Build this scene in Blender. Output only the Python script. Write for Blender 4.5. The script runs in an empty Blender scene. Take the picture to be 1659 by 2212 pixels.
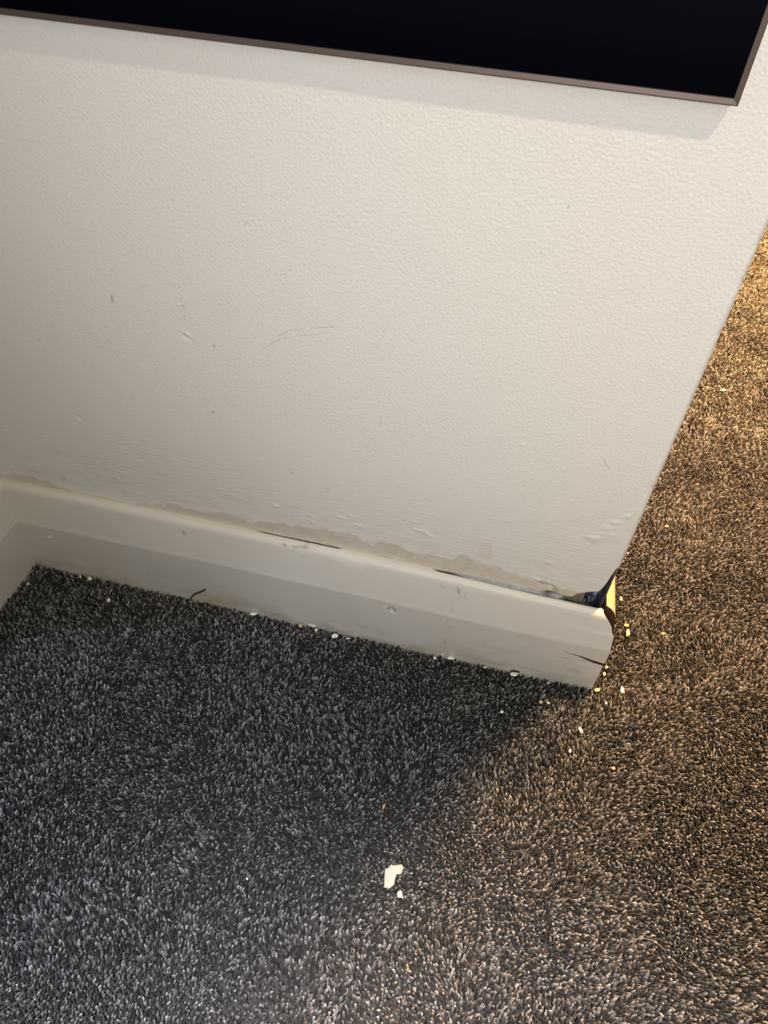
import bpy, bmesh, math, random
import numpy as np
from mathutils import Vector, Matrix

S = bpy.context.scene
COL = S.collection
# ------------------------------------------------------------------ camera
FPX = 1556.59
CAM = Vector((0.48793, -0.46536, 0.63112))
R3 = Matrix(((0.972732, -0.197398, 0.121764), (0.224515, 0.669717, -0.707864), (0.058184, 0.715900, 0.695774)))
cd = bpy.data.cameras.new('camera'); cam = bpy.data.objects.new('camera', cd); COL.objects.link(cam)
M4 = R3.to_4x4(); M4.translation = CAM; cam.matrix_world = M4
cd.sensor_fit = 'HORIZONTAL'; cd.sensor_width = 36.0; cd.lens = 36.0 * FPX / 1659.0
cd.clip_start = 0.01; cd.clip_end = 60
S.camera = cam
# ------------------------------------------------------------------ world, lights, exposure
S.view_settings.view_transform = 'Standard'; S.view_settings.look = 'None'
S.view_settings.exposure = 0.0; S.view_settings.gamma = 1.0; S.view_settings.use_curve_mapping = False
wd = bpy.data.worlds.new('room_air'); S.world = wd; wd.use_nodes = True
bg = wd.node_tree.nodes['Background']; bg.inputs[0].default_value = (0.96, 0.97, 1.0, 1); bg.inputs[1].default_value = 0.17

def aim(o, target):
    d = Vector(target) - o.location
    o.rotation_euler = d.to_track_quat('-Z', 'Y').to_euler()
def area(name, loc, target, sx, sy, power, color):
    l = bpy.data.lights.new(name, 'AREA'); l.shape = 'RECTANGLE'; l.size = sx; l.size_y = sy
    l.energy = power; l.color = color
    o = bpy.data.objects.new(name, l); COL.objects.link(o); o.location = loc; aim(o, target); return o
def spot(name, loc, target, power, color, cone, blend, radius):
    l = bpy.data.lights.new(name, 'SPOT'); l.energy = power; l.color = color
    l.spot_size = math.radians(cone); l.spot_blend = blend; l.shadow_soft_size = radius
    o = bpy.data.objects.new(name, l); COL.objects.link(o); o.location = loc; aim(o, target); return o
# daylight from a narrow window on the left, past the end of the pier
area('window_daylight', (-3.35, -1.60, 1.55), (0.3, -0.2, 0.0), 0.45, 1.3, 14, (0.63, 0.78, 1.0))
# soft general light from the room behind the viewer
area('room_light', (0.75, -2.5, 2.0), (0.62, 0.0, 0.5), 1.4, 0.9, 6, (1.0, 0.94, 0.86))
# low soft fill added to brighten the wall, no known source
spot('front_wall_fill', (0.85, -2.4, 1.10), (0.56, 0.0, 0.68), 156, (1.0, 0.945, 0.89), 32, 1.0, 0.15)
# overhead fill added to brighten the open carpet to the left
spot('left_carpet_fill', (-0.85, -0.50, 2.35), (-0.08, -0.78, 0.0), 300, (0.70, 0.80, 1.0), 44, 1.0, 0.05)
# second added overhead fill, brightens the open carpet nearest the viewer
spot('near_carpet_fill', (0.58, -0.88, 2.35), (0.56, -0.88, 0.0), 620, (0.98, 0.95, 0.98), 36, 1.0, 0.10)
# small warm ceiling spot, slightly to the right, close to the wall
spot('ceiling_spot', (1.25, -0.90, 2.34), (0.66, 0.0, 0.50), 84, (1.0, 0.85, 0.63), 34, 1.0, 0.05)
# two warm lamps in the hallway beyond the end of the wall
spot('hall_downlight', (0.96, 0.55, 2.35), (0.95, 0.05, 0.0), 440, (1.0, 0.61, 0.30), 70, 0.8, 0.07)
spot('hall_lamp', (1.35, 1.75, 1.5), (1.15, 1.45, 0.0), 1850, (1.0, 0.475, 0.15), 110, 1.0, 0.08)

# ------------------------------------------------------------------ helpers
CX, CY = 829.5, 1106.0
def ray(u, v): return R3 @ Vector(((u-CX)/FPX, -(v-CY)/FPX, -1.0))
def on_floor(u, v, z=0.0):
    d = ray(u, v); return CAM + d * ((z - CAM.z) / d.z)
def on_wall(u, v, y=0.0):
    d = ray(u, v); return CAM + d * ((y - CAM.y) / d.y)
def smooth(a, b, x):
    t = np.clip((np.asarray(x, float) - a) / (b - a), 0, 1); return t*t*(3-2*t)
def vnoise(x, y, s, seed):
    rng = np.random.RandomState(seed); g = rng.rand(128, 128)
    fx = np.asarray(x)/s + 31.7; fy = np.asarray(y)/s + 17.3
    ix = np.floor(fx).astype(int); iy = np.floor(fy).astype(int); tx = fx-ix; ty = fy-iy
    tx = tx*tx*(3-2*tx); ty = ty*ty*(3-2*ty); m = 127
    a = g[ix & m, iy & m]; b = g[(ix+1) & m, iy & m]; c = g[ix & m, (iy+1) & m]; d = g[(ix+1) & m, (iy+1) & m]
    return (a*(1-tx)+b*tx)*(1-ty) + (c*(1-tx)+d*tx)*ty
def fbm(x, y, s, seed, n=4):
    v = 0; w = 0
    for k in range(n):
        a = 0.55**k; v = v + a*vnoise(x, y, s*0.5**k, seed+k); w += a
    return v/w
def mesh_obj(name, verts, faces, mat, parent=None, smooth_shade=False):
    me = bpy.data.meshes.new(name); me.from_pydata([tuple(v) for v in verts], [], faces); me.update()
    if mat is not None:
        for m in (mat if isinstance(mat, (list, tuple)) else [mat]): me.materials.append(m)
    if smooth_shade: me.polygons.foreach_set('use_smooth', [True]*len(me.polygons))
    o = bpy.data.objects.new(name, me); COL.objects.link(o)
    if parent: o.parent = parent
    return o
def big_mesh(name, V, F, mat, smooth_shade=True):
    me = bpy.data.meshes.new(name); k = F.shape[1]
    me.vertices.add(len(V)); me.vertices.foreach_set('co', np.ascontiguousarray(V, dtype=np.float32).ravel())
    me.loops.add(F.size); me.loops.foreach_set('vertex_index', np.ascontiguousarray(F, dtype=np.int32).ravel())
    me.polygons.add(len(F)); me.polygons.foreach_set('loop_start', np.arange(0, F.size, k, dtype=np.int32))
    me.polygons.foreach_set('use_smooth', np.full(len(F), smooth_shade))
    me.update(calc_edges=True); me.materials.append(mat)
    o = bpy.data.objects.new(name, me); COL.objects.link(o); return o
def point_attr(o, name, rgb):
    a = o.data.color_attributes.new(name, 'FLOAT_COLOR', 'POINT')
    c = np.ones((len(o.data.vertices), 4), np.float32); c[:, :rgb.shape[1]] = rgb
    a.data.foreach_set('color', c.ravel())
def box(name, lo, hi, mat, parent=None, bevel=0.0):
    bm = bmesh.new(); bmesh.ops.create_cube(bm, size=1)
    for v in bm.verts:
        v.co = Vector([lo[i] + (v.co[i]+0.5)*(hi[i]-lo[i]) for i in range(3)])
    if bevel: bmesh.ops.bevel(bm, geom=bm.edges[:], offset=bevel, segments=2, affect='EDGES')
    me = bpy.data.meshes.new(name); bm.to_mesh(me); bm.free(); me.materials.append(mat)
    o = bpy.data.objects.new(name, me); COL.objects.link(o)
    if parent: o.parent = parent
    return o
def struct(o, label=None):
    o['kind'] = 'structure'
    if label: o['label'] = label
    return o
def tag(o, label, cat, group=None, kind=None):
    o['label'] = label; o['category'] = cat
    if group: o['group'] = group
    if kind: o['kind'] = kind
    return o
def srgb(r, g, b):
    f = lambda c: (c/255/12.92) if c/255 <= 0.04045 else ((c/255+0.055)/1.055)**2.4
    return (f(r), f(g), f(b), 1)

# ------------------------------------------------------------------ materials
def newmat(name):
    m = bpy.data.materials.new(name); m.use_nodes = True
    nt = m.node_tree; return m, nt, nt.nodes['Principled BSDF']
def plain(name, col, rough=0.6, metal=0.0, noise=0.0, nscale=200, bump=0.0):
    m, nt, b = newmat(name); b.inputs['Base Color'].default_value = col
    b.inputs['Roughness'].default_value = rough; b.inputs['Metallic'].default_value = metal
    if noise or bump:
        tc = nt.nodes.new('ShaderNodeTexCoord'); n = nt.nodes.new('ShaderNodeTexNoise')
        n.inputs['Scale'].default_value = nscale; n.inputs['Detail'].default_value = 4
        nt.links.new(tc.outputs['Object'], n.inputs['Vector'])
        if noise:
            r = nt.nodes.new('ShaderNodeValToRGB'); nt.links.new(n.outputs['Fac'], r.inputs['Fac'])
            r.color_ramp.elements[0].position = 0.3; r.color_ramp.elements[1].position = 0.7
            r.color_ramp.elements[0].color = tuple(c*(1-noise) for c in col[:3]) + (1,)
            r.color_ramp.elements[1].color = tuple(min(1, c*(1+noise)) for c in col[:3]) + (1,)
            nt.links.new(r.outputs['Color'], b.inputs['Base Color'])
        if bump:
            bp = nt.nodes.new('ShaderNodeBump'); bp.inputs['Strength'].default_value = 1
            bp.inputs['Distance'].default_value = bump
            nt.links.new(n.outputs['Fac'], bp.inputs['Height']); nt.links.new(bp.outputs['Normal'], b.inputs['Normal'])
    return m

def wall_material():
    m, nt, b = newmat('painted_plaster'); N = nt.nodes; L = nt.links
    tc = N.new('ShaderNodeTexCoord'); geo = tc.outputs['Object']
    st = N.new('ShaderNodeTexNoise'); st.inputs['Scale'].default_value = 470; st.inputs['Detail'].default_value = 2.5
    st.inputs['Roughness'].default_value = 0.45
    L.new(geo, st.inputs['Vector'])
    mp = N.new('ShaderNodeMapping'); mp.inputs['Scale'].default_value = (0.16, 1, 1.25); mp.inputs['Rotation'].default_value = (0, 0.03, 0)
    L.new(geo, mp.inputs['Vector'])
    br = N.new('ShaderNodeTexNoise'); br.inputs['Scale'].default_value = 460; br.inputs['Detail'].default_value = 3
    L.new(mp.outputs['Vector'], br.inputs['Vector'])
    # brushed strokes low on the wall, roller stipple above
    sx = N.new('ShaderNodeSeparateXYZ'); L.new(geo, sx.inputs[0])
    big = N.new('ShaderNodeTexNoise'); big.inputs['Scale'].default_value = 9; L.new(geo, big.inputs['Vector'])
    ma = N.new('ShaderNodeMath'); ma.operation = 'MULTIPLY_ADD'; ma.inputs[1].default_value = 0.16
    L.new(big.outputs['Fac'], ma.inputs[0]); L.new(sx.outputs['Z'], ma.inputs[2])
    mr = N.new('ShaderNodeMapRange'); mr.inputs['From Min'].default_value = 0.25; mr.inputs['From Max'].default_value = 0.33
    L.new(ma.outputs[0], mr.inputs['Value'])
    mx = N.new('ShaderNodeMix'); L.new(mr.outputs[0], mx.inputs[0]); L.new(br.outputs['Fac'], mx.inputs[2]); L.new(st.outputs['Fac'], mx.inputs[3])
    bp = N.new('ShaderNodeBump'); bp.inputs['Strength'].default_value = 0.6; bp.inputs['Distance'].default_value = 0.00085
    L.new(mx.outputs[0], bp.inputs['Height']); L.new(bp.outputs['Normal'], b.inputs['Normal'])
    at = N.new('ShaderNodeAttribute'); at.attribute_name = 'paint'
    L.new(at.outputs['Color'], b.inputs['Base Color'])
    b.inputs['Roughness'].default_value = 0.5; b.inputs['Specular IOR Level'].default_value = 0.35
    return m
M_WALL = wall_material()

def gloss_material():
    m, nt, b = newmat('skirting_gloss'); N = nt.nodes; L = nt.links
    tc = N.new('ShaderNodeTexCoord'); mp = N.new('ShaderNodeMapping'); mp.inputs['Scale'].default_value = (0.06, 1, 1)
    L.new(tc.outputs['Object'], mp.inputs['Vector'])
    n = N.new('ShaderNodeTexNoise'); n.inputs['Scale'].default_value = 420; n.inputs['Detail'].default_value = 3
    L.new(mp.outputs['Vector'], n.inputs['Vector'])
    bp = N.new('ShaderNodeBump'); bp.inputs['Strength'].default_value = 0.5; bp.inputs['Distance'].default_value = 0.00025
    L.new(n.outputs['Fac'], bp.inputs['Height']); L.new(bp.outputs['Normal'], b.inputs['Normal'])
    at = N.new('ShaderNodeAttribute'); at.attribute_name = 'paint'; L.new(at.outputs['Color'], b.inputs['Base Color'])
    b.inputs['Roughness'].default_value = 0.38
    return m
M_GLOSS = gloss_material()
M_PAINT = plain('old_white_paint', srgb(232, 227, 214), 0.45, noise=0.04, nscale=60)
M_CHIP = plain('paint_chip_white', srgb(240, 238, 232), 0.5, noise=0.04, nscale=400)
M_CHIP_DIM = plain('paint_chip_dimmed', srgb(186, 183, 176), 0.6, noise=0.06, nscale=300)  # white chip paint darkened to offset the strong light on it
M_CHIPG = plain('paint_chip_grey', srgb(196, 198, 200), 0.5)
M_CREAM = plain('paint_chip_cream', srgb(184, 164, 132), 0.6)
M_PEACH = plain('plaster_crumb_peach', srgb(214, 150, 112), 0.8)
M_GREEN = plain('green_crumb', srgb(150, 190, 160), 0.7)
M_WOOD = plain('bare_pine', srgb(208, 140, 70), 0.7, noise=0.25, nscale=300)
M_DARKWOOD = plain('split_wood_inside', srgb(70, 48, 30), 0.9, noise=0.4, nscale=500)
M_FIBRE = plain('dark_fibre', srgb(60, 50, 42), 0.8)
M_HAIR = plain('pale_hair', srgb(205, 190, 165), 0.5)
M_PENCIL = plain('pencil_graphite', srgb(96, 91, 84), 0.7)
M_SCREEN = plain('black_glass', (0.0012, 0.0014, 0.0035, 1), 0.12)
M_SCREEN.node_tree.nodes['Principled BSDF'].inputs['Specular IOR Level'].default_value = 0.18
M_BEZEL = plain('taupe_metal_edge', srgb(88, 76, 70), 0.45, metal=0.35)
M_BACK = plain('dark_plastic', srgb(25, 25, 28), 0.6)

# ------------------------------------------------------------------ floor and carpet pile
W = 0.6235; T = 0.0175; HT = 0.112; WALL_TH = 0.13; PIER = -0.137
mfl, nt, b = newmat('carpet_backing')
tc = nt.nodes.new('ShaderNodeTexCoord'); vo = nt.nodes.new('ShaderNodeTexVoronoi'); vo.inputs['Scale'].default_value = 380
nt.links.new(tc.outputs['Object'], vo.inputs['Vector'])
rp = nt.nodes.new('ShaderNodeValToRGB'); rp.color_ramp.elements[0].color = (0.008, 0.008, 0.009, 1); rp.color_ramp.elements[1].color = (0.10, 0.10, 0.10, 1)
sp = nt.nodes.new('ShaderNodeSeparateColor'); nt.links.new(vo.outputs['Color'], sp.inputs[0]); nt.links.new(sp.outputs[0], rp.inputs['Fac'])
nt.links.new(rp.outputs['Color'], b.inputs['Base Color']); b.inputs['Roughness'].default_value = 1.0
struct(mesh_obj('floor', [(-4, -3.2, -0.006), (3.2, -3.2, -0.006), (3.2, 4.2, -0.006), (-4, 4.2, -0.006)], [(0, 1, 2, 3)], mfl))

mpile, nt, b = newmat('heather_carpet_yarn')
at = nt.nodes.new('ShaderNodeAttribute'); at.attribute_name = 'yarn'
nt.links.new(at.outputs['Color'], b.inputs['Base Color']); b.inputs['Roughness'].default_value = 0.9
b.inputs['Specular IOR Level'].default_value = 0.15
b.inputs['Sheen Weight'].default_value = 0.15; b.inputs['Sheen Roughness'].default_value = 0.5

def make_pile():
    rng = np.random.RandomState(5)
    def grid(x0, x1, y0, y1, s):
        nx = int((x1-x0)/s); ny = int((y1-y0)/(s*0.87))
        gx, gy = np.meshgrid(np.arange(nx), np.arange(ny))
        x = x0 + (gx + 0.5*(gy % 2))*s; y = y0 + gy*s*0.87
        x = x + rng.normal(0, s*0.20, x.shape); y = y + rng.normal(0, s*0.20, y.shape)
        return np.stack([x.ravel(), y.ravel(), np.full(x.size, s)], 1)
    P = np.concatenate([grid(-0.12, 1.12, -0.50, 0.0, 0.00235), grid(0.63, 1.12, 0.0, 0.45, 0.00235), grid(0.63, 1.3, 0.45, 1.5, 0.0030)])
    x, y, s = P.T
    # ragged line where the pile meets the skirting
    j = 0.0006*rng.randn(len(x))
    keep = ~((y > -T-0.0003+j) & (x < W+T+0.004+j) & (y < WALL_TH+T+0.05)) & ~((x < T+j) & (y > PIER-T))
    keep &= ~((x < W) & (y > -T))
    x, y, s = x[keep], y[keep], s[keep]; n = len(x)
    ang = 2*math.pi*fbm(x, y, 0.10, 40, 3) * 2.0 + rng.normal(0, 0.75, n)
    lean = (0.35 + 0.5*fbm(x, y, 0.03, 50, 3)) * s * rng.uniform(0.5, 1.6, n)
    near = (smooth(-T-0.004, -T, y) * (x < W+T+.003) * (y < 0))
    h = 0.0062 + 0.0016*fbm(x, y, 0.02, 60, 3) + rng.normal(0, 0.00075, n) + 0.0006*near
    r = s*rng.uniform(0.36, 0.56, n)
    dx, dy = np.cos(ang)*lean, np.sin(ang)*lean
    K = 5; rings = [(0.0, 0.85, 0.0), (0.55, 1.0, 0.35), (0.85, 0.82, 0.8), (0.98, 0.42, 1.05)]
    V = np.zeros((n, len(rings)*K+1, 3), np.float32); rot = rng.uniform(0, 6.28, n)
    el = rng.uniform(0.75, 1.35, n)
    for ri, (hz, rr, ln) in enumerate(rings):
        for k in range(K):
            a = rot + k*2*math.pi/K
            lx = np.cos(a-ang)*el; ly = np.sin(a-ang)/el
            V[:, ri*K+k, 0] = x + dx*ln + r*rr*(lx*np.cos(ang) - ly*np.sin(ang))
            V[:, ri*K+k, 1] = y + dy*ln + r*rr*(lx*np.sin(ang) + ly*np.cos(ang))
            V[:, ri*K+k, 2] = -0.006 + h*hz
    V[:, -1, 0] = x+dx*1.1; V[:, -1, 1] = y+dy*1.1; V[:, -1, 2] = -0.006+h
    q = []
    for ri in range(len(rings)-1):
        for k in range(K):
            a = ri*K+k; bb = ri*K+(k+1) % K; q += [(a, bb, bb+K), (a, bb+K, a+K)]
    t0 = (len(rings)-1)*K
    for k in range(K): q.append((t0+k, t0+(k+1) % K, len(rings)*K))
    q = np.array(q, np.int32); nv = V.shape[1]
    F = (q[None] + (np.arange(n, dtype=np.int32)*nv)[:, None, None]).reshape(-1, 3)
    o = big_mesh('carpet_pile', V.reshape(-1, 3), F, mpile)
    # heather mix: charcoal, mid grey and pale grey yarns
    u = rng.rand(n); base = np.where(u < 0.38, 0.015, np.where(u < 0.68, 0.055, 0.16)) * rng.uniform(0.7, 1.35, n)
    base = np.where(rng.rand(n) < 0.10, 0.33*rng.uniform(0.8, 1.2, n), base)
    tint = rng.normal(0, 0.04, n)
    c = np.stack([base*(1+tint), base*(1.0), base*(1.02-tint)], 1)
    c = np.repeat(c[:, None, :], nv, 1)
    point_attr(o, 'yarn', c.reshape(-1, 3))
    return o
pile = make_pile()
tag(pile, 'charcoal and pale grey heather twist-pile carpet covering the whole floor', 'carpet', kind='stuff')

# ------------------------------------------------------------------ back wall: plaster skin over a substrate
CONT = [(-1, .1108), (.26, .1108), (.29, .1122), (.365, .1128), (.3792, .1118), (.4187, .1121), (.4629, .1106), (.5028, .1121), (.5343, .1113), (.5599, .1122), (.5649, .1120), (.570, .1152),
        (.5776, .1148), (.5832, .1125), (.5927, .1135), (.5958, .1187), (.6045, .1249), (.6140, .1289), (.6172, .1388), (.6190, .153), (.6205, .1626), (W+.0001, .1668)]
def build_wall():
    TOP = 2.4
    xs = np.concatenate([np.linspace(-0.0, 0.30, 181), np.linspace(0.302, W-0.002, 250), W-0.002+0.002*np.sin(np.linspace(0.2, math.pi/2, 6))])
    ys_edge = np.where(xs > W-0.002, 0.002 - np.sqrt(np.maximum(0, 0.002**2-(xs-(W-0.002))**2)), 0.0)
    zb = np.interp(xs, [c[0] for c in CONT], [c[1] for c in CONT])
    zb = zb + 0.0006*(fbm(xs, xs*0, 0.006, 3)-0.5)
    t = np.concatenate([np.linspace(0, 0.30, 210), np.linspace(0.302, 0.54, 130), [0.7, 1.0, 1.5, TOP-0.1]])
    Z = zb[None, :] + t[:, None]*(TOP-zb[None, :])/(TOP-0.1); X = np.repeat(xs[None], len(t), 0)
    Y = np.repeat(ys_edge[None], len(t), 0)
    # nicks along the arris and lumpy old paint low down
    low = 1-smooth(.118, .20, Z)
    Y = Y - 0.0009*low*(fbm(X, Z*1.7, 0.012, 7)-0.5) - 0.0014*(fbm(X, Z, 0.15, 9)-0.5)
    edge = smooth(W-.012, W, X)
    Y = Y + edge*0.0012*smooth(.5, .8, fbm(X*0+1, Z, 0.02, 71, 3))
    def bump(cx, cz, rx, rz, h, rot=0.0):
        nonlocal Y
        c, s = math.cos(rot), math.sin(rot); u = ((X-cx)*c+(Z-cz)*s)/rx; v = (-(X-cx)*s+(Z-cz)*c)/rz
        Y = Y - h*np.exp(-(u*u+v*v)*1.6)
    bump(.2366, .3216, .0052, .0013, -.0016, -.5); bump(.2380, .3238, .0060, .0012, .0010, -.5)
    bump(.1161, .2149, .0042, .0020, -.0012, -.5); bump(.5141, .2775, .0035, .0009, .0009, -.3)
    rng = random.Random(4)
    for px, pz, h in [(500, 1070, .0007), (527, 1080, .0006), (597, 1093, .0012), (585, 1082, .0006), (676, 1128, .0010), (648, 1105, .0005), (663, 1111, .0005), (672, 1115, .0005),
                      (735, 1118, .0010), (742, 1120, .0008), (766, 1132, .0009), (778, 1137, .0009), (698, 1135, .0006), (695, 1094, .0006), (899, 1144, .0012), (912, 1147, .0010),
                      (922, 1152, .0010), (897, 1129, .0007), (930, 1158, .0009), (934, 1170, .0007), (700, 1190, .0005), (1188, 1216, .0012), (1176, 1212, .0008), (1235, 1083, .0007), (1150, 1199, .0005)]:
        p = on_wall(px, pz); bump(p.x, p.z, rng.uniform(.0022, .004), rng.uniform(.0009, .0016), h, rng.uniform(-.4, .1))
    for k in range(46):                                   # blistered filler near the damaged corner
        u = rng.random(); p = on_wall(1275+u*110+rng.gauss(0, 5), 1165-u*60+rng.gauss(0, 5)); bump(p.x, p.z, rng.uniform(.003, .006), .0012, rng.uniform(.0002, .0008), .3)
    bump(.5630, .1270, .010, .0014, .0022, -.15); bump(.572, .1215, .006, .003, -.0022, -.6)
    V = np.stack([X, Y, Z], -1).reshape(-1, 3); nx = len(xs); nz = len(t)
    # end face going back through the wall thickness
    i, jx = np.meshgrid(np.arange(nz-1), np.arange(nx-1), indexing='ij'); a = (i*nx+jx).ravel()
    F = np.stack([a, a+1, a+1+nx, a+nx], 1)
    nb = len(V)
    back = np.stack([np.full(nz, W), np.full(nz, WALL_TH), Z[:, -1]], 1)
    lip = np.stack([xs, np.full(nx, .004), zb], 1)        # broken lower edge of the skin
    V = np.concatenate([V, back, lip])
    k = np.arange(nz-1); Fe = np.stack([k*nx+nx-1, nb+k, nb+k+1, (k+1)*nx+nx-1], 1)
    k = np.arange(nx-1); Fl = np.stack([nb+nz+k, nb+nz+k+1, k+1, k], 1)
    o = big_mesh('wall_back', V, np.concatenate([F, Fe, Fl]), M_WALL)
    x, z = V[:, 0], V[:, 2]
    col = np.array([0.80, 0.785, 0.745])[None]*np.ones((len(V), 1))
    # damp yellow-brown stain creeping up from the skirting, where old paint shows
    n1 = fbm(x, z, 0.030, 21, 4); n2 = fbm(x, z, 0.007, 25, 3)
    reach = np.interp(x, [0, .02, .05, .10, .15, .165, .20, .28, .34, .40, .46, .52, .56, .60, W], [.006, .012, .010, .002, .001, .006, .010, .013, .020, .017, .017, .022, .012, .008, .01])
    h = z - .1125
    band = 1 - smooth(-.0015, .0015, h - reach*(0.35+1.3*n1) - .003*(n2-.5))
    stain = np.clip(band*(0.45+0.8*n2), 0, 1)
    def blob(px, py, rx, rz, a, ring=False):
        nonlocal stain
        p = on_wall(px, py); d = np.sqrt(((x-p.x)/rx)**2+((z-p.z)/rz)**2) + 0.5*(n2-.5)
        m = (1-smooth(.8, 1.1, d)) * (1.0 if not ring else (0.45+0.55*smooth(.45, .9, d))); stain = np.maximum(stain, a*m)
    for q in [(75, 1022, .008, .004, .5, 1), (90, 1020, .005, .004, .45, 1), (138, 1032, .005, .005, .4, 0), (245, 1036, .006, .004, .5, 1), (20, 1030, .008, .003, .8, 0), (590, 631, .0018, .0022, .35, 0),
              (608, 650, .0022, .002, .22, 0), (60, 1012, .006, .003, .3, 0), (710, 1058, .003, .0025, .3, 0), (375, 1092, .009, .003, .5, 0), (1300, 1165, .016, .005, .2, 0), (1145, 1265, .012, .004, .4, 0), (1050, 1190, .006, .012, .3, 0)]:
        blob(*q)
    ycol = np.array([0.60, 0.53, 0.41]); col = col*(1-stain[:, None]*.75) + ycol*stain[:, None]*.75
    # shading of the rounded arris painted into the colour, mottled
    g = smooth(W-.0035, W-.0008, x)*(0.35+.65*n2)*(1-smooth(.0, .004, V[:, 1])); col = col*(1-.45*g[:, None])
    crumb = (smooth(W-.012, W, x)*smooth(.55, .75, n1)*(z < .26))[:, None]; col = col*(1-crumb*.5)+np.array([.85, .85, .80])*crumb*.5
    for qx, qz, r in [(.5632, .1268, .004), (.576, .1175, .004)]:
        d = np.sqrt(((x-qx)/r)**2+((z-qz)/r/.8)**2)+.6*(n2-.5); m = (1-smooth(.7, 1.2, d))[:, None]; col = col*(1-.3*m)
    for q in [(243, 645, .0012, .004), (84, 735, .0012, .001), (460, 890, .001, .002), (630, 1022, .0012, .001), (1228, 447, .0012, .0007), (531, 480, .0011, .001), (462, 747, .0015, .002)]:
        p = on_wall(q[0], q[1]); d = np.sqrt(((x-p.x)/q[2])**2+((z-p.z)/q[3])**2); m = (1-smooth(.4, 1.2, d))[:, None]; col = col*(1-.35*m)
    point_attr(o, 'paint', np.clip(col, 0, 1)); return o
wall = struct(build_wall(), 'off-white painted plaster wall with stained, chipped lower edge')
# substrate seen in the gap and in the broken corner
def build_substrate():
    xs = np.concatenate([np.linspace(0, .5, 60), np.linspace(.502, W-.001, 150)]); zs = np.concatenate([np.linspace(0.0, .10, 4), np.linspace(.102, .19, 90), [.3, 2.4]])
    X, Z = np.meshgrid(xs, zs); n1 = fbm(X, Z, .006, 90, 4)
    hole = smooth(.603, .607, X)*(1-smooth(.150, .165, Z))
    Y = .0042 + .0018*(n1-.5) + .009*hole*(0.3+n1)*(1-smooth(W-.006, W-.002, X)) - .002*smooth(W-.006, W-.002, X)*hole
    ledge = (1-smooth(.1115, .1145, Z))*smooth(.455, .50, X)*(1-smooth(.580, .590, X)); Y = Y - .0068*ledge
    plug = np.exp(-(((X-.5965)/.0075)**4+((Z-.112)/.012)**4)); Y = Y - .0045*plug
    V = np.stack([X, Y, Z], -1).reshape(-1, 3); nx = len(xs)
    i, j = np.meshgrid(np.arange(len(zs)-1), np.arange(nx-1), indexing='ij'); a = (i*nx+j).ravel()
    nb = len(V); nz = len(zs)
    V = np.concatenate([V, np.stack([np.full(nz, W-.001), np.full(nz, WALL_TH-.001), zs], 1)])
    k = np.arange(nz-1)
    o = big_mesh('plaster_core', V, np.concatenate([np.stack([a, a+1, a+1+nx, a+nx], 1), np.stack([k*nx+nx-1, nb+k, nb+k+1, (k+1)*nx+nx-1], 1)]), None or M_CORE)
    x, z = V[:, 0], V[:, 2]; n = fbm(x, z, .006, 95, 4)[:, None]; n3 = fbm(x, z, .0025, 97, 3)[:, None]
    col = np.array([.36, .375, .385])*(.6+.8*n)
    br = (np.exp(-(((x-.5965)/.0078)**4+((z-.112)/.02)**4)))[:, None]; col = col*(1-br)+np.array([.17, .12, .075])*(.7+.6*n3)*br
    bk = smooth(.6035, .6065, x)[:, None]; col = col*(1-bk) + np.where(n3 > .58, [[.26, .33, .46]], [[.035, .042, .06]])*bk
    ar = (smooth(W-.007, W-.003, x)*(1-smooth(.16, .17, z)))[:, None]; col = col*(1-ar)+np.array([.075, .08, .095])*(.5+n)*ar
    rust = np.exp(-(((x-.570)/.0035)**2+((z-.1145)/.004)**2))[:, None]; col = col*(1-rust)+np.array([.10, .05, .03])*rust
    point_attr(o, 'paint', np.clip(col, 0, 1)); return o
M_CORE, nt, b = newmat('broken_plaster_core'); at = nt.nodes.new('ShaderNodeAttribute'); at.attribute_name = 'paint'
nt.links.new(at.outputs['Color'], b.inputs['Base Color']); b.inputs['Roughness'].default_value = .85
core = build_substrate(); core.parent = wall; core['label'] = 'dark grey core showing where the plaster has broken away'

# hidden solid behind, so the wall has its real thickness
struct(box('wall_hall_side', (-4.0, WALL_TH-.002, 0), (W, WALL_TH+.0, 2.4), M_PAINT))
# pier on the left (room corner) with its return
def pier():
    o = box('wall_left', (-0.35, PIER, 0.0), (0.0, 0.06, 2.4), M_WALL)
    point_attr(o, 'paint', np.tile(np.array([[.80, .785, .745]]), (len(o.data.vertices), 1))); return o
struct(pier(), 'short return wall at the left end')

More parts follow.
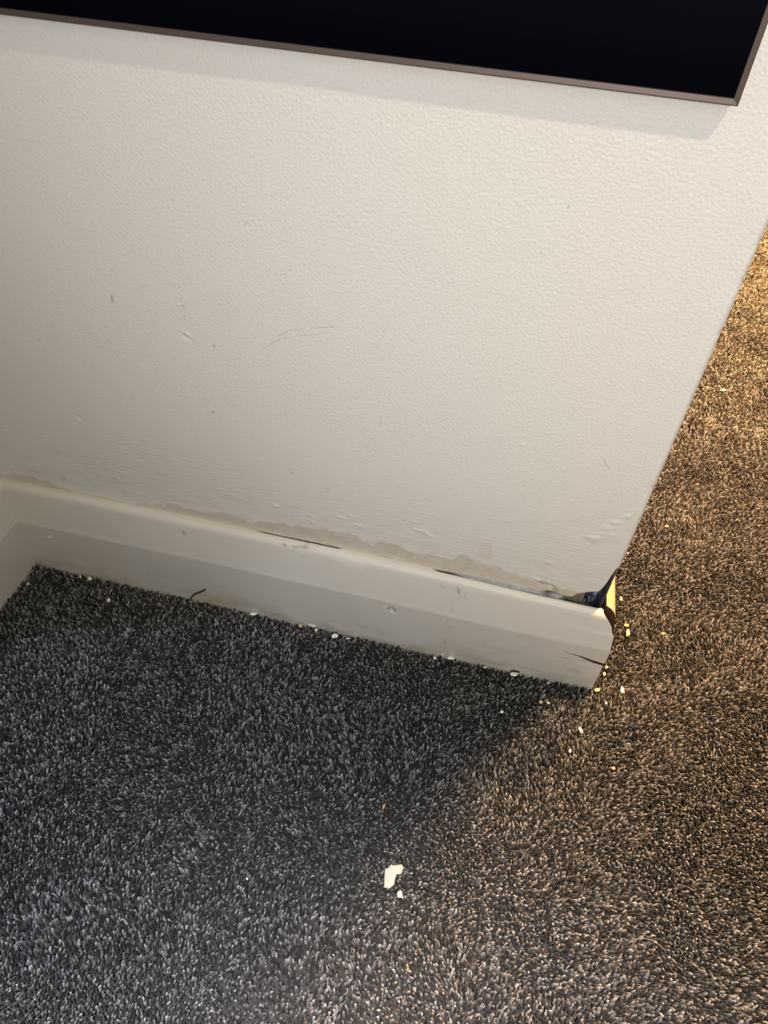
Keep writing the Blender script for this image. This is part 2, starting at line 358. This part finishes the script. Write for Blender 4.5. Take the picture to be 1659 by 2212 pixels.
# ------------------------------------------------------------------ skirting boards
PROF = [(-.0004, .1118), (-.0045, .1123), (-.0072, .1113), (-.0090, .1093), (-.0101, .1065), (-.0172, .0700), (-.01755, .0688), (-.0176, .0670), (-.0176, .0560), (-.0176, .0390), (-.0176, 0.030), (-.0176, -.006)]
def zoff_top(x): return np.interp(x, [0, .12, .38, .50, .56, W], [0, .0006, .0012, -.0005, -.0022, -.0030])
def zoff_mid(x): return np.interp(x, [0, .23, .385, .544, W], [0, .0012, .0006, -.0020, -.0008])
def front_board():
    # profile resampled, mitred at both ends, right end knocked about
    prof = []
    for k in range(len(PROF)-1):
        n = [2, 2, 2, 2, 10, 1, 1, 8, 48, 4, 8][k]
        for q in range(n): t = q/n; prof.append((PROF[k][0]*(1-t)+PROF[k+1][0]*t, PROF[k][1]*(1-t)+PROF[k+1][1]*t))
    prof.append(PROF[-1]); prof = np.array(prof)
    nx = 480; u = np.linspace(0, 1, nx); u = 1-(1-u)**1.35
    V = []
    endx = np.interp(prof[:, 1], [0, .012, .040, .060, .069, .085, .100, .106, .1125], [W+.0170, W+.0172, W+.0176, W+.0178, W+.0176, W+.0160, W+.0108, W+.0062, W-.0005])
    for (y, z), ex in zip(prof, endx):
        x0 = -y; x = x0+(ex-x0)*u
        zz = z + np.where(z > .09, zoff_top(x), np.where(z > .0665, zoff_mid(x), zoff_mid(x)*max(0, z)/.0665))
        yy = np.full(nx, y)
        if y > -.002: yy = np.interp(x, [0, .26, .29, .365, .375, .455, .465, .56, W], [.0012, .0012, -.0008, -.0010, .0010, .0010, -.0020, -.0032, -.0045])
        d = np.hypot(x-.4263, (z-.0587))                          # sunk screw head
        yy = yy + .0011*np.exp(-(d/.0035)**4)
        d = np.hypot(x-.0512, z-.0567); yy = yy + .0007*np.exp(-(d/.0022)**2) - .0004*np.exp(-((d-.004)/.0015)**2)
        yy = yy - .00025*(fbm(x, x*0+z, .02, 33, 3)-.5)
        V.append(np.stack([x, yy, zz], 1))
    V = np.array(V); npf = len(prof)
    # split in the lower face: a wedge that opens towards the end, piece below it pushed back and down
    X, Z = V[:, :, 0], V[:, :, 2]
    zc = np.interp(X, [.598, .618, .630, .644], [.0525, .0495, .0462, .0440])
    wd_ = np.interp(X, [.598, .618, .630, .644], [0, .0010, .0019, .0024])
    flat = (Z < .066)
    # rows near the crack are pulled to its lips so the opening is crisp
    dz = Z-zc; inside = flat & (X > .598)
    V[:, :, 1] = np.where(inside & (np.abs(dz) < wd_), V[:, :, 1]+.0070*np.clip(wd_/.0008, 0, 1)*np.clip((wd_-np.abs(dz))/.0004, 0, 1), V[:, :, 1])
    V[:, :, 1] = np.where(inside & (dz < -wd_), V[:, :, 1]+.0012*smooth(.6, .642, X)*smooth(-.02, 0, dz), V[:, :, 1])
    P = V.reshape(-1, 3); i, j = np.meshgrid(np.arange(npf-1), np.arange(nx-1), indexing='ij'); a = (i*nx+j).ravel()
    F = np.stack([a, a+nx, a+nx+1, a+1], 1)
    # end grain and back
    nb = len(P); e = V[:, -1, :].copy(); bk = e.copy(); bk[:, 1] = np.minimum(-.0004, e[:, 1]+.02); bk[:, 0] = np.minimum(e[:, 0], W-.003)
    P = np.concatenate([P, bk]); k = np.arange(npf-1)
    Fe = np.stack([k*nx+nx-1, (k+1)*nx+nx-1, nb+k+1, nb+k], 1)
    o = big_mesh('baseboard_back', P, np.concatenate([F, Fe]), M_GLOSS)
    o.data.materials.append(M_DARKWOOD)
    mi = np.zeros(len(o.data.polygons), np.int32); mi[len(F):] = 1; o.data.polygons.foreach_set('material_index', mi)
    x, y, z = P.T; n1 = fbm(x*.3, z, .012, 61, 4); n2 = fbm(x*.15, z, .004, 66, 3); n3 = fbm(x, z, .004, 69, 3)
    col = np.array([.76, .745, .70])[None]*np.ones((len(P), 1))
    dirt = np.clip((.022-z)/.022, 0, 1)*smooth(.35, .7, n2)*.30 + np.clip((.069-z)/.069, 0, 1)*smooth(.45, .75, n1)*.14
    col = col*(1-dirt[:, None]*np.array([.8, .95, 1.15]))
    lf = (1-smooth(.03, .22, x))*.10; col = col*(1-lf[:, None]*np.array([.5, .8, 1.3]))  # brownish shade at the left end painted into the colour
    def mark(px, py, yy, rx, rz, c, a, ring=0, nn=.5):
        nonlocal col
        p = on_wall(px, py, yy); d = np.sqrt(((x-p.x)/rx)**2+((z-p.z)/rz)**2)+nn*(n3-.5)
        m = (1-smooth(.8, 1.15, d))
        if ring: m = m*smooth(ring-.15, ring+.1, d)
        m = (m*a)[:, None]; col = col*(1-m)+np.array(c)*m
    mark(105, 1157, -.0176, .0058, .0036, (.84, .84, .82), .8); mark(101, 1156, -.0176, .0012, .001, (.2, .18, .16), .8)
    mark(837, 1313, -.0176, .0052, .0028, (.9, .9, .9), .7); mark(852, 1325, -.0176, .0040, .0015, (.9, .9, .9), .6)
    mark(846, 1317, -.0176, .0048, .0026, (.22, .17, .12), .85, ring=.66, nn=.2)
    mark(398, 1150, -.0105, .0022, .0010, (.35, .28, .2), .7); mark(312, 1170, -.012, .0028, .0007, (.42, .35, .28), .7)
    for q in [(615, 1177), (638, 1181), (650, 1183), (659, 1184)]: mark(q[0], q[1], -.0085, .0035, .0010, (.45, .38, .24), .7)
    mark(679, 1188, -.0085, .0012, .0006, (.3, .25, .2), .7); mark(591, 1235, -.0165, .0008, .0008, (.4, .35, .3), .6)
    mark(985, 1268, -.009, .0085, .0042, (.66, .68, .69), .55); mark(992, 1273, -.009, .0010, .0026, (.12, .12, .13), .8, nn=.1); mark(1006, 1283, -.0095, .0008, .0026, (.4, .42, .35), .6)
    mark(956, 1262, -.0085, .0008, .0022, (.5, .42, .34), .7); mark(976, 1317, -.015, .0025, .003, (.70, .60, .5), .45); mark(977, 1300, -.0135, .0015, .005, (.72, .62, .53), .35)
    mark(967, 1340, -.0176, .0009, .0008, (.4, .36, .33), .7); mark(968, 1354, -.0176, .0035, .0018, (.55, .48, .42), .45); mark(952, 1381, -.0176, .0014, .0008, (.3, .28, .26), .7)
    mark(962, 1387, -.0176, .0008, .0006, (.35, .32, .3), .7); mark(1005, 1344, -.0176, .004, .0008, (.5, .46, .38), .5); mark(820, 1380, -.0176, .0010, .0008, (.35, .3, .27), .6)
    mark(787, 1356, -.0176, .0012, .0009, (.4, .38, .36), .6); mark(1046, 1390, -.0176, .0008, .006, (.5, .49, .47), .4); mark(760, 1214, -.009, .018, .004, (.86, .87, .86), .55)
    mark(1290, 1330, -.008, .008, .004, (.88, .82, .66), .7); mark(1218, 1421, -.0176, .010, .0007, (.4, .39, .37), .5); mark(1237, 1449, -.0176, .008, .0006, (.42, .4, .38), .5)
    mark(1283, 1434, -.0176, .0022, .0018, (.40, .30, .15), .8); mark(1265, 1429, -.0176, .006, .0008, (.5, .36, .2), .7); mark(323, 1243, -.0176, .001, .003, (.42, .35, .29), .5)
    mark(452, 1300, -.0176, .0015, .0025, (.42, .35, .29), .5); mark(745, 1352, -.0176, .004, .0008, (.5, .42, .36), .4)
    # bare wood inside the split
    cr = ((z < .066) & (x > .599) & (np.abs(z-np.interp(x, [.598, .618, .630, .644], [.0525, .0495, .0462, .0440])) < np.interp(x, [.598, .618, .630, .644], [0, .0012, .0021, .0026])))[:, None]
    col = np.where(cr, [[.07, .045, .025]], col)
    point_attr(o, 'paint', np.clip(col, 0, 1)); return o
struct(front_board(), 'painted skirting board along the wall, split at its right end')

def plain_board(name, A, n_out, along, length, m0, m1, top_shift=0.0):
    """profile swept from A along a direction; m0/m1 = mitre factor (x grows with thickness) at each end"""
    A = Vector(A); n_out = Vector(n_out); along = Vector(along); pr = PROF+[(-.0002, -.006)]
    rows = []
    nseg = 24
    for k in range(nseg+1):
        t = k/nseg
        for (y, z) in pr:
            th = -y; s0 = -m0*th; s1 = length+m1*th
            rows.append(A + n_out*th + along*(s0*(1-t)+s1*t) + Vector((0, 0, z+top_shift)))
    n = len(pr); F = []
    for k in range(nseg):
        for i in range(n):
            a = k*n+i; b2 = k*n+(i+1) % n; F.append((a, b2, b2+n, a+n))
    F.append(tuple(range(n))); F.append(tuple(reversed(range(nseg*n, nseg*n+n))))
    o = mesh_obj(name, rows, F, [M_GLOSS, M_CREAMWOOD]); bm = bmesh.new(); bm.from_mesh(o.data); bmesh.ops.recalc_face_normals(bm, faces=bm.faces); bm.to_mesh(o.data); bm.free()
    point_attr(o, 'paint', np.tile(np.array([[.76, .735, .67]]), (len(o.data.vertices), 1)))
    return o
def point_attr_fix(o, c):
    a = o.data.color_attributes['paint']; a.data.foreach_set('color', np.tile(np.array(c+(1,), np.float32), len(a.data)))
M_CREAMWOOD = plain('raw_mitre_wood', srgb(92, 62, 40), 0.8, noise=.3, nscale=300)
struct(plain_board('baseboard_left', (0, 0, 0), (1, 0, 0), (0, -1, 0), -PIER, -1, 1))
ret = plain_board('baseboard_right', (W+.0016, 0, 0), (1, 0, 0), (0, 1, 0), WALL_TH, .78, 1)
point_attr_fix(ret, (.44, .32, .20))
struct(ret, 'return skirting round the end of the wall, catching warm hall light')
ret.data.polygons[len(ret.data.polygons)-2].material_index = 1; ret.data.polygons[len(ret.data.polygons)-1].material_index = 1

# flakes of plaster clinging to the arris
def flake(name, loc, size, mat, asp=1.5, rot=0.0, tilt=(0, 0), th=.0007, seed=0, pts=None, parent=None, n=7):
    rng = random.Random(seed); ring = pts
    if ring is None:
        ring = []
        for k in range(n):
            a = 2*math.pi*(k+rng.uniform(-.3, .3))/n; r = size*.5*rng.uniform(.72, 1.12)
            ring.append((math.cos(a)*r*math.sqrt(asp), math.sin(a)*r/math.sqrt(asp)))
    V = []; n = len(ring); R = Matrix.Rotation(rot, 3, 'Z')
    for zz, sc in ((0, .93), (th*.4, 1.0), (th, .90)):
        for (a, c) in ring:
            q = R @ Vector((a*sc, c*sc, zz)); q.z += q.x*tilt[0]+q.y*tilt[1]; V.append(q)
    cx = sum(v.x for v in V[-n:])/n; cy = sum(v.y for v in V[-n:])/n
    V.append(Vector((cx, cy, th*1.15+cx*tilt[0]+cy*tilt[1])))
    F = [tuple(reversed(range(n)))]
    for r in range(2):
        for k in range(n): F.append((r*n+k, r*n+(k+1) % n, (r+1)*n+(k+1) % n, (r+1)*n+k))
    for k in range(n): F.append((2*n+k, 2*n+(k+1) % n, 3*n))
    o = mesh_obj(name, V, F, mat); o.location = loc
    if parent: o.parent = parent
    return o
for k, (px, py, s) in enumerate([(1481, 916, .0022), (1472, 931, .0030), (1425, 1036, .0035), (1428, 1022, .0018), (1397, 1095, .0015), (1368, 1160, .0016), (1352, 1196, .0026), (1347, 1206, .0016)]):
    p = on_wall(px, py, .001); o = flake('plaster_flake', (W+.0006, .0015, p.z), s, M_CREAM, 1.3, 0, seed=40+k, th=.0012, parent=wall)
    o.rotation_euler = (0, math.pi/2, 0)

# pencil and scuff marks on the wall: thin broken dashes
def dashes(name, path, wdt, gap, seed, mat=M_PENCIL, label=None):
    rng = random.Random(seed); P = [on_wall(*q) for q in path]; V = []; F = []
    for a, c in zip(P[:-1], P[1:]):
        L = (c-a).length; m = max(1, int(L/.0009)); d = (c-a)/m
        for k in range(m):
            if rng.random() < gap: continue
            q = a+d*k; e = a+d*(k+rng.uniform(.5, .95)); w = wdt*rng.uniform(.4, 1.0); off = Vector((rng.gauss(0, .00018), 0, rng.gauss(0, .00018)))
            nrm = Vector((-(e-q).z, 0, (e-q).x)).normalized()*w*.5; b0 = len(V)
            ylift = Vector((0, -.00115, 0)); mid = (q+e)/2
            V += [q+off+ylift, mid+nrm+off+ylift, e+off+ylift, mid-nrm+off+ylift]; F.append((b0, b0+3, b0+2, b0+1))
    # each dash follows the surface of the plaster
    dg = bpy.context.evaluated_depsgraph_get()
    out = []
    for v in V:
        hit, loc, nr, fi = wall.ray_cast(Vector((v.x, -.05, v.z)), Vector((0, 1, 0)))
        out.append(Vector((v.x, (loc.y if hit else 0)-.00012, v.z)))
    o = mesh_obj(name, out, F, mat, wall)
    if label: o['label'] = label
    return o
bpy.context.view_layer.update()
dashes('pencil_mark', [(562, 758), (575, 749), (595, 737), (608, 731), (622, 728), (650, 725), (690, 722)], .00055, .2, 1)
dashes('pencil_mark', [(585, 735), (598, 727), (618, 718), (628, 713), (660, 710), (690, 708), (722, 706)], .0006, .18, 2)
dashes('pencil_mark', [(596, 596), (615, 591), (632, 581)], .0005, .3, 3)
dashes('pencil_mark', [(845, 687), (830, 715), (820, 745), (809, 766)], .0004, .35, 4)
dashes('pencil_mark', [(238, 579), (247, 588), (251, 605), (258, 620)], .0005, .3, 5)
dashes('scuff_mark', [(241, 640), (240, 652)], .0008, .0, 6)
dashes('pencil_mark', [(385, 605), (389, 640), (398, 670), (400, 690)], .0006, .5, 7)
dashes('pencil_mark', [(821, 902), (823, 922)], .0006, .15, 8)
dashes('pencil_mark', [(671, 850), (684, 843), (697, 830)], .0004, .4, 9)
dashes('scuff_mark', [(1304, 993), (1309, 1003), (1318, 1014)], .0009, .1, 10)
dashes('pencil_mark', [(1000, 910), (991, 930), (988, 955)], .0003, .5, 11)
dashes('hairline_crack', [(1065, 1128), (1150, 1127), (1215, 1128), (1260, 1126), (1320, 1117), (1345, 1112)], .0003, .35, 12)

# ------------------------------------------------------------------ television on the wall
def television():
    yf = -.0105; p = on_wall(1594, 230.6, yf); xr = p.x; zb = p.z; xl = -0.0 + .03; zt = zb+.315; bz = .0032
    root = bpy.data.objects.new('television', None); COL.objects.link(root); root.location = ((xl+xr)/2, yf, zb)
    tag(root, 'black flat screen television with a thin taupe metal edge, hung on the white wall', 'television')
    o = root.location
    L = lambda x, y, z: (x-o.x, y-o.y, z-o.z)
    # metal edge: a rectangular hoop with a shallow front lip
    outer = [(xl, zb), (xr, zb), (xr, zt), (xl, zt)]; inner = [(xl+bz, zb+bz), (xr-bz, zb+bz), (xr-bz, zt-bz), (xl+bz, zt-bz)]
    inner2 = [(xl+bz+.0003, zb+bz+.0003), (xr-bz-.0003, zb+bz+.0003), (xr-bz-.0003, zt-bz-.0003), (xl+bz+.0003, zt-bz-.0003)]
    V = [L(x, yf+.0006, z) for x, z in outer] + [L(x, yf, z) for x, z in [(xl+.0006, zb+.0006), (xr-.0006, zb+.0006), (xr-.0006, zt-.0006), (xl+.0006, zt-.0006)]] + [L(x, yf+.0004, z) for x, z in inner] + [L(x, yf+.0022, z) for x, z in inner2] + [L(x, yf+.007, z) for x, z in outer]
    F = []
    for k in range(4):
        q = (k+1) % 4
        F += [(k, q, 4+q, 4+k), (4+k, 4+q, 8+q, 8+k), (8+k, 8+q, 12+q, 12+k), (k, 16+k, 16+q, q)]
    F.append((16, 19, 18, 17))
    f = mesh_obj('frame', V, F, M_BEZEL, root)
    bm = bmesh.new(); bm.from_mesh(f.data); bmesh.ops.recalc_face_normals(bm, faces=bm.faces); bm.to_mesh(f.data); bm.free()
    box('screen', L(xl+bz, yf+.0016, zb+bz), L(xr-bz, yf+.0040, zt-bz), M_SCREEN, root)
    box('back_housing', L(xl+.012, yf+.0071, zb+.012), L(xr-.012, .0012, zt-.012), M_BACK, root)
television()

# ------------------------------------------------------------------ crumbs on the carpet
def chip(px, py, wpx, hpx, mat, label, cat='paint chip', name='paint_chip', rot=None, pts=None, seed=0, th=.0008, z=.0014, tilt=(.05, .05), group='paint chips on the carpet'):
    loc = on_floor(px, py, z+.001)
    # size and bearing on the floor from the extents seen
    ax = on_floor(px+wpx/2, py, z)-on_floor(px-wpx/2, py, z); ay = on_floor(px, py-hpx/2, z)-on_floor(px, py+hpx/2, z)
    if pts:
        c = on_floor(px, py, z+.001); ring = [(on_floor(u, v, z+.001)-c) for u, v in pts]; ring = [(q.x, q.y) for q in ring]; ring.reverse()
        o = flake(name, loc, .01, mat, pts=ring, th=th, tilt=tilt, seed=seed)
    else:
        rng = random.Random(seed+100); n = 8; ring = []
        for k in range(n):
            a = 2*math.pi*k/n+rng.uniform(-.25, .25); r = .5*rng.uniform(.75, 1.12)
            ca, sa = math.cos(a)*r, math.sin(a)*r
            if rot is not None:
                ca, sa = ca*wpx, sa*hpx; cr, sr = math.cos(rot), math.sin(rot); ca, sa = ca*cr-sa*sr, ca*sr+sa*cr
                q = on_floor(px+ca, py-sa, z)-on_floor(px, py, z)
            else: q = ax*ca+ay*sa
            ring.append((q.x, q.y))
        o = flake(name, loc, .01, mat, pts=ring, th=th, tilt=tilt, seed=seed)
    return tag(o, label, cat, group)
def crop(pts, ox, oy, s): return [(ox+a/s, oy+b2/s) for a, b2 in pts]
chip(848, 1893, 0, 0, M_CHIP_DIM, 'large jagged white paint flake lying on the open carpet', pts=crop([(725, 985), (770, 965), (800, 925), (830, 940), (925, 930), (950, 965), (925, 1040), (900, 1050), (875, 1030), (845, 1110), (840, 1165), (785, 1215), (715, 1200), (720, 1080)], 700, 1700, 5.53), th=.0012, z=.002, tilt=(.06, .03))
chip(864, 1932, 0, 0, M_CHIP_DIM, 'small pointed white paint flake just below the large jagged flake', pts=crop([(868, 1265), (910, 1228), (935, 1265), (948, 1342), (915, 1325), (875, 1325)], 700, 1700, 5.53), z=.002)
chip(829, 1743, 6, 16, M_PEACH, 'small orange-brown wood splinter on the dark carpet above the large white flake', 'splinter', 'wood_splinter', rot=-.25, seed=3, z=.002, group='crumbs on the carpet')
CH = [
 (235, 1297, 9, 9, M_CHIP, 'tiny round white crumb alone on the dark carpet in the left corner'),
 (194, 1250, 10, 9, M_CHIP, 'small white chip touching the skirting near the left corner'),
 (174, 1246, 5, 10, M_CHIPG, 'thin pale fleck on the skirting line beside the small corner chip'),
 (61, 1262, 8, 6, M_CHIPG, 'faint white speck by the left return skirting'),
 (547, 1327, 19, 7, M_CHIP, 'flat white chip against the skirting, first to the right of the dark hair'),
 (649, 1352, 11, 10, M_CREAM, 'small cream chip left of the large grey flake at the skirting'),
 (676, 1349, 24, 13, M_CHIPG, 'broad grey-white flake leaning at the skirting bottom'),
 (683, 1362, 7, 7, M_CHIP, 'tiny white crumb just below the broad grey flake'),
 (723, 1374, 18, 10, M_CHIP, 'bright white chip below the skirting right of the grey flake'),
 (752, 1380, 14, 4, M_CHIPG, 'thin grey sliver beside the bright white chip at the skirting'),
 (973, 1422, 18, 8, M_CHIP, 'flat white oblong chip under the skirting below the screw head'),
 (939, 1422, 6, 7, M_CHIP, 'small round crumb left of the oblong chip under the skirting'),
 (956, 1415, 10, 4, M_CHIPG, 'pale slanting sliver between crumb and oblong chip at the skirting'),
 (1048, 1442, 11, 5, M_CHIPG, 'pale sliver on the carpet between the two bright skirting chips'),
 (1111, 1456, 19, 12, M_CHIP, 'bright white wedge chip under the skirting near its right end'),
 (1184, 1476, 6, 6, M_CHIPG, 'little pale speck in the dark strip under the right skirting end'),
 (1084, 1538, 9, 7, M_CHIP, 'round white crumb alone in the dark carpet below the wedge chip'),
 (1168, 1517, 11, 8, M_CREAM, 'peach crumb on the left tip of the small shadow by the skirting end'),
 (1184, 1519, 7, 6, M_CHIP, 'white crumb right beside the peach crumb near the skirting end'),
 (1290, 1491, 13, 9, M_CREAM, 'warm lit cream chip at the foot of the broken skirting end'),
 (1305, 1456, 7, 9, M_CREAM, 'small cream crumb just above the chip at the skirting end'),
 (1310, 1442, 7, 7, M_CREAM, 'tiny cream crumb by the split in the skirting end'),
 (1344, 1490, 10, 16, M_CHIPG, 'faint pinkish flake right of the broken skirting end'),
 (1309, 1519, 6, 9, M_CHIP, 'small pale crumb right below the skirting end chip'),
 (1356, 1367, 10, 19, M_CREAM, 'upright cream oval crumb on the brown-lit carpet right of the skirting'),
 (1341, 1294, 9, 10, M_CREAM, 'round cream crumb beside the yellow-lit return skirting'),
 (1353, 1351, 15, 7, M_PEACH, 'flat bright carpet tuft just above the cream oval crumb'),  # bright pile tuft added as a flake, like the next two
 (1433, 1369, 12, 6, M_PEACH, 'bright tuft of the hall carpet to the right of the cream oval crumb'),
 (1440, 1137, 11, 5, M_PEACH, 'light orange tuft of the hall carpet right of the stained wall corner'),
 (1562, 843, 14, 7, M_GREEN, 'tiny greenish crumb far up on the orange-lit hall carpet'),
 (534, 1899, 6, 6, M_CHIP, 'bright white speck alone left of the large jagged flake'),
 (1261, 1940, 8, 3, M_CHIP, 'left of two tiny white slivers on the lower right carpet'),
 (1344, 1949, 9, 3, M_CHIP, 'right of two tiny white slivers on the lower right carpet'),
 (1231, 1622, 7, 11, M_CHIPG, 'small pale carpet tuft below the pinkish long flake'),  # light pile tuft added as a flake
 (881, 2093, 5, 6, M_PEACH, 'tiny orange fleck at the bottom centre of the carpet'),
 (1313, 1991, 4, 9, M_PEACH, 'thin orange fleck above the curved hair'),
 (1325, 1660, 9, 9, M_PEACH, 'peach crumb on the carpet below the pinkish long flake'),
]
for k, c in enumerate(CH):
    chip(c[0], c[1], c[2], c[3], (M_CHIP_DIM if c[4] in (M_CHIP, M_CHIPG) and c[0] > 1150 and c[1] > 1500 else c[4]), c[5], seed=k*7+1, z=(.0016 if c[1] > 1500 or c[0] > 1200 else .0024))  # pale chips in the brightly lit area take the darkened copy
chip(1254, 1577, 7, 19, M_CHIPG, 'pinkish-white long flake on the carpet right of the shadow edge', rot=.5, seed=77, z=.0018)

# hair and fibre
def strand(name, pts, r, mat, label, cat):
    cu = bpy.data.curves.new(name, 'CURVE'); cu.dimensions = '3D'; cu.bevel_depth = r; cu.bevel_resolution = 2
    s = cu.splines.new('NURBS'); s.points.add(len(pts)-1); s.use_endpoint_u = True; s.order_u = 3
    for q, p in zip(s.points, pts): q.co = (*p, 1)
    o = bpy.data.objects.new(name, cu); COL.objects.link(o)
    me = bpy.data.meshes.new_from_object(o.evaluated_get(bpy.context.evaluated_depsgraph_get())); bpy.data.objects.remove(o)
    me.materials.clear(); me.materials.append(mat); me.name = name
    o = bpy.data.objects.new(name, me); COL.objects.link(o); return tag(o, label, cat)
strand('hair', [on_floor(1358, 2036, .001), on_floor(1372, 2029, .003), on_floor(1390, 2026, .004), on_floor(1412, 2032, .004), on_floor(1428, 2043, .003), on_floor(1438, 2055, .001)], .00014, M_HAIR, 'thin pale curved hair lying on the lower right carpet', 'hair')
strand('fibre', [on_wall(411, 1295, -.0188), on_wall(415, 1287, -.0188), on_wall(424, 1281, -.0192), on_wall(433, 1279, -.0192), on_wall(443, 1274, -.0188)], .0008, M_FIBRE, 'short dark curved fibre stuck to the skirting just above the carpet', 'fibre')
strand('hair', [on_wall(1104, 1450, -.019), on_wall(1115, 1449, -.021), on_wall(1122, 1452, -.022)], .0009, M_FIBRE, 'dark tuft of fluff behind the wedge chip at the skirting', 'fluff')
